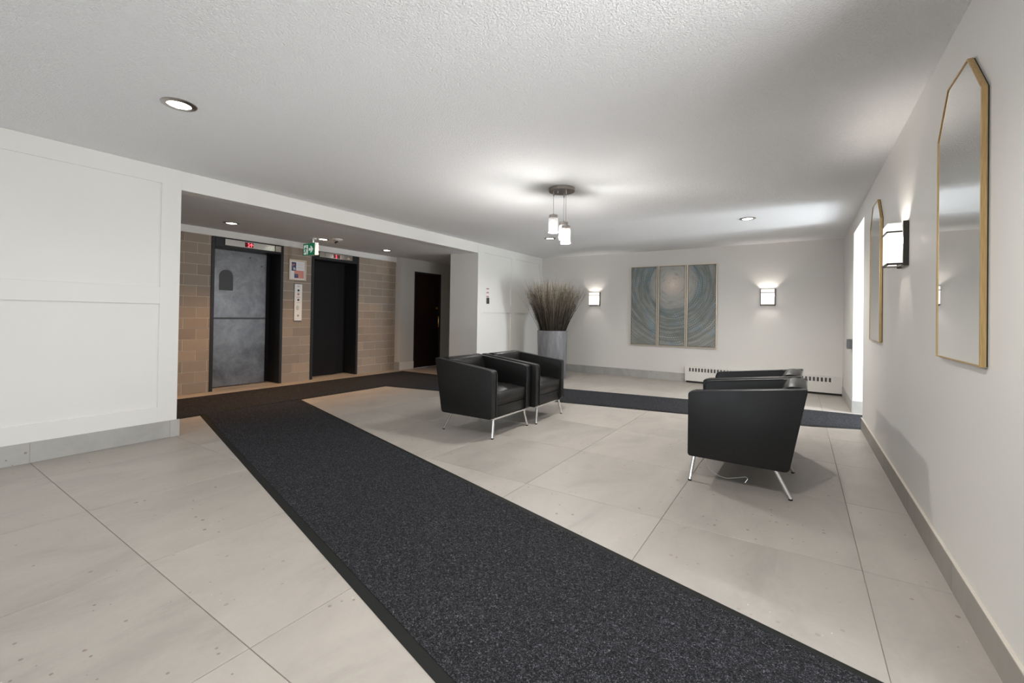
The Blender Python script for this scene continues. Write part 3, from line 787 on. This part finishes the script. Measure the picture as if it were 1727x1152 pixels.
# ------------------------------------------------------------------ lift indicators, call panel, notice, exit sign
def led_poly(pts, y0, z0, s): return [(y0+p[0]*s, z0+p[1]*s) for p in pts]
ONE = [(-.16, 0), (.36, 0), (.36, .14), (.20, .14), (.20, 1), (.02, 1), (-.18, .80), (-.18, .66), (.02, .78), (.02, .14), (-.16, .14)]
ARROW = [(-.10, 0), (.10, 0), (.10, .52), (.38, .36), (.38, .58), (0, 1.0), (-.38, .58), (-.38, .36), (-.10, .52)]
def indicator(label, y0, y1, z0, z1, dy0, dy1, glyphs, split=None):
    xf = XB+.012
    o = thing('floor_indicator', label, 'floor indicator', (xf, (y0+y1)/2, z0)); ym = (y0+y1)/2; H = z1-z0
    if split:
        MB().box(0, .010, y0-ym, split-.006-ym, 0, H).build('faceplate', M_steel, o, bevel=.0015, seg=1)
        MB().box(0, .010, split+.006-ym, y1-ym, 0, H).build('faceplate', M_steel, o, bevel=.0015, seg=1)
    else:
        MB().box(0, .010, y0-ym, y1-ym, 0, H).build('faceplate', M_steel, o, bevel=.0015, seg=1)
    d = MB().box(.0095, .012, dy0-ym, dy1-ym, .010, H-.012).build('display', M_ledback, o)
    for pts, yy in glyphs: MB().prism(led_poly(pts, yy-ym, .017, H-.034), .0121, .0132, 'x').build('lit_character', M_red, d)
    return o
indicator('steel floor indicator showing a red 1 and up arrow over the left elevator', 3.057, 3.887, 2.132, 2.226, 3.330, 3.450, ((ONE, 3.378), (ARROW, 3.422)), 3.79)
i2 = indicator('steel floor indicator showing a single red 1 over the right elevator', 4.571, 5.247, 2.144, 2.236, 4.845, 4.975, ((ONE, 4.895),))
MB().tube([(.0105, -.255, .070), (.0105, -.235, .082), (.0105, -.222, .070), (.0105, -.235, .048), (.0105, -.222, .03), (.0105, -.245, .012)], .0022, 6).build('scratch', M_greydark, i2)
MB().prism([(.21, .018), (.30, .018), (.255, .062)], .0102, .0108, 'x').build('sticker', M_champ, i2)

cp = thing('call_panel', 'narrow white elevator call panel with round buttons on the brick pier', 'call panel', (XB+.001, 4.196, 1.022))
MB().box(0, .016, -.066, .066, 0, .615).build('faceplate', M_plastic, cp, bevel=.002, seg=1)
MB().box(-.001, .003, -.070, .070, -.012, .622).build('surround', M_greydark, cp)
for z, m, r_ in ((.555-.045, M_black, .019), (.445, M_copper, .019), (.350, M_greydark, .019), (.085, M_nickel, .018)):
    MB().cone((.0155, 0, z), (.021, 0, z), r_, r_*.9, 20).build('button', m, cp, smooth=True)
MB().lathe([(0, 0), (.026, 0)], 8)
MB().prism([(-.012+.026*math.cos(k*PI/10), .215+.042*math.sin(k*PI/10)) for k in range(20)], .0158, .0164, 'x').build('speaker_patch', M_pale, cp)
for z, w_ in ((.580, .026), (.570, .020), (.470, .02), (.398, .030), (.388, .034), (.300, .028)):
    MB().box(.0158, .0163, -w_, w_, z, z+.0045).build('printed_line', M_rust, cp)

no = thing('framed_notice', 'framed white notice with navy and coral blocks above the call panel', 'notice', (XB+.001, 4.176, 1.70))
m = MB(); m.box(0, .022, -.150, -.128, 0, .345).box(0, .022, .128, .150, 0, .345).box(0, .022, -.128, .128, 0, .020).box(0, .022, -.128, .128, .318, .345)
m.build('frame', M_champ, no, bevel=.002, seg=1)
MB().box(0, .010, -.130, .130, .015, .325).build('sheet', M_paper, no)
MB().box(.0098, .0106, -.105, -.025, .155, .300).build('navy_block', M_blue, no)
MB().box(.0098, .0106, -.055, .112, .035, .165).build('coral_block', M_pink, no)
MB().box(.0104, .0112, -.055, .012, .040, .105).build('navy_block', M_blue, no)
for (a, b, z, mm) in ((-.098, -.050, .255, M_pink), (-.095, -.07, .232, M_pink), (-.075, -.035, .175, M_paper), (-.08, -.04, .195, M_paper), (-.03, -.01, .07, M_rust)):
    MB().box(.0104, .0114, a, b, z, z+.012).build('printed_line', mm, no)
for z in (.285, .270, .255, .225, .210): MB().box(.0098, .0104, 0, .105, z, z+.004).build('printed_line', M_pale, no)

ex = thing('exit_sign', 'green running-man exit sign with white right arrow hanging from the alcove ceiling', 'exit sign', (-6.465, 4.0, 2.06))
MB().box(-.157, .157, 0, .062, 0, .192).build('housing', M_plastic, ex, bevel=.003, seg=1)
MB().box(-.153, .147, -.003, .001, .004, .188).build('sign_face', M_green, ex)
st = MB(); zt = alc_z(-6.465)-2.06
st.cone((0.06, .03, .19), (0.06, .03, zt-.008), .012, .012, 12).box(-.02, .14, -.01, .07, zt-.012, zt+.001)
st.build('mount', M_plastic, ex)
Z = lambda pts: MB().prism([(p[0], p[1]) for p in pts], -.0042, -.0028, 'y')
man = MB()
def zz(pts): man.prism(pts, -.0042, -.0028, 'y')
zz([(-.132, .018), (-.024, .018), (-.024, .165), (-.132, .165)])
mo = man.build('doorway_pictogram', M_pict, ex)
run = MB()
def q(pts): run.prism(pts, -.0054, -.0040, 'y')
q([(-.066+.0115*math.cos(k*PI/6), .146+.0115*math.sin(k*PI/6)) for k in range(12)])
q([(-.090, .130), (-.064, .132), (-.070, .078), (-.098, .080)])
q([(-.090, .130), (-.118, .112), (-.126, .092), (-.116, .088), (-.108, .104), (-.092, .112)])
q([(-.066, .130), (-.048, .108), (-.030, .106), (-.030, .096), (-.054, .098), (-.070, .114)])
q([(-.098, .082), (-.082, .080), (-.092, .052), (-.128, .046), (-.132, .058), (-.104, .062)])
q([(-.084, .082), (-.068, .080), (-.054, .050), (-.044, .020), (-.058, .020), (-.068, .046)])
run.build('running_figure', M_green, ex)
ar = MB().prism([(.000, .074), (.058, .074), (.034, .042), (.066, .042), (.118, .094), (.066, .146), (.034, .146), (.058, .114), (.000, .114)], -.0042, -.0028, 'y')
ar.build('arrow', M_pict, ex)

ks = thing('wall_key_switch', 'small dark switch under faded red lettering on the far white panelled wall', 'switch', (XL, 6.50, 1.375))
MB().box(-.009, .012, -.030, .030, 0, .112).build('housing', M_greydark, ks, bevel=.003, seg=1)
MB().box(.010, .016, -.012, -.004, .03, .10).build('lever', M_nickel, ks)
for z, w_, mm in ((.127, .036, M_rust), (.198, .034, M_rust), (.268, .038, M_rust)):
    MB().box(-.009, -.0085+.0015, -w_, w_, z, z+.018).build('printed_line', mm, ks)

cr = thing('card_reader', 'dark grey box on the wall beside the bright side doorway', 'card reader', (XR, 7.14, .80))
MB().box(-.052, -.001, -.05, .05, 0, .125).build('housing', M_cardr, cr, bevel=.004, seg=2)
MB().box(-.0535, -.051, -.035, .035, .02, .105).build('faceplate', M_greydark, cr)
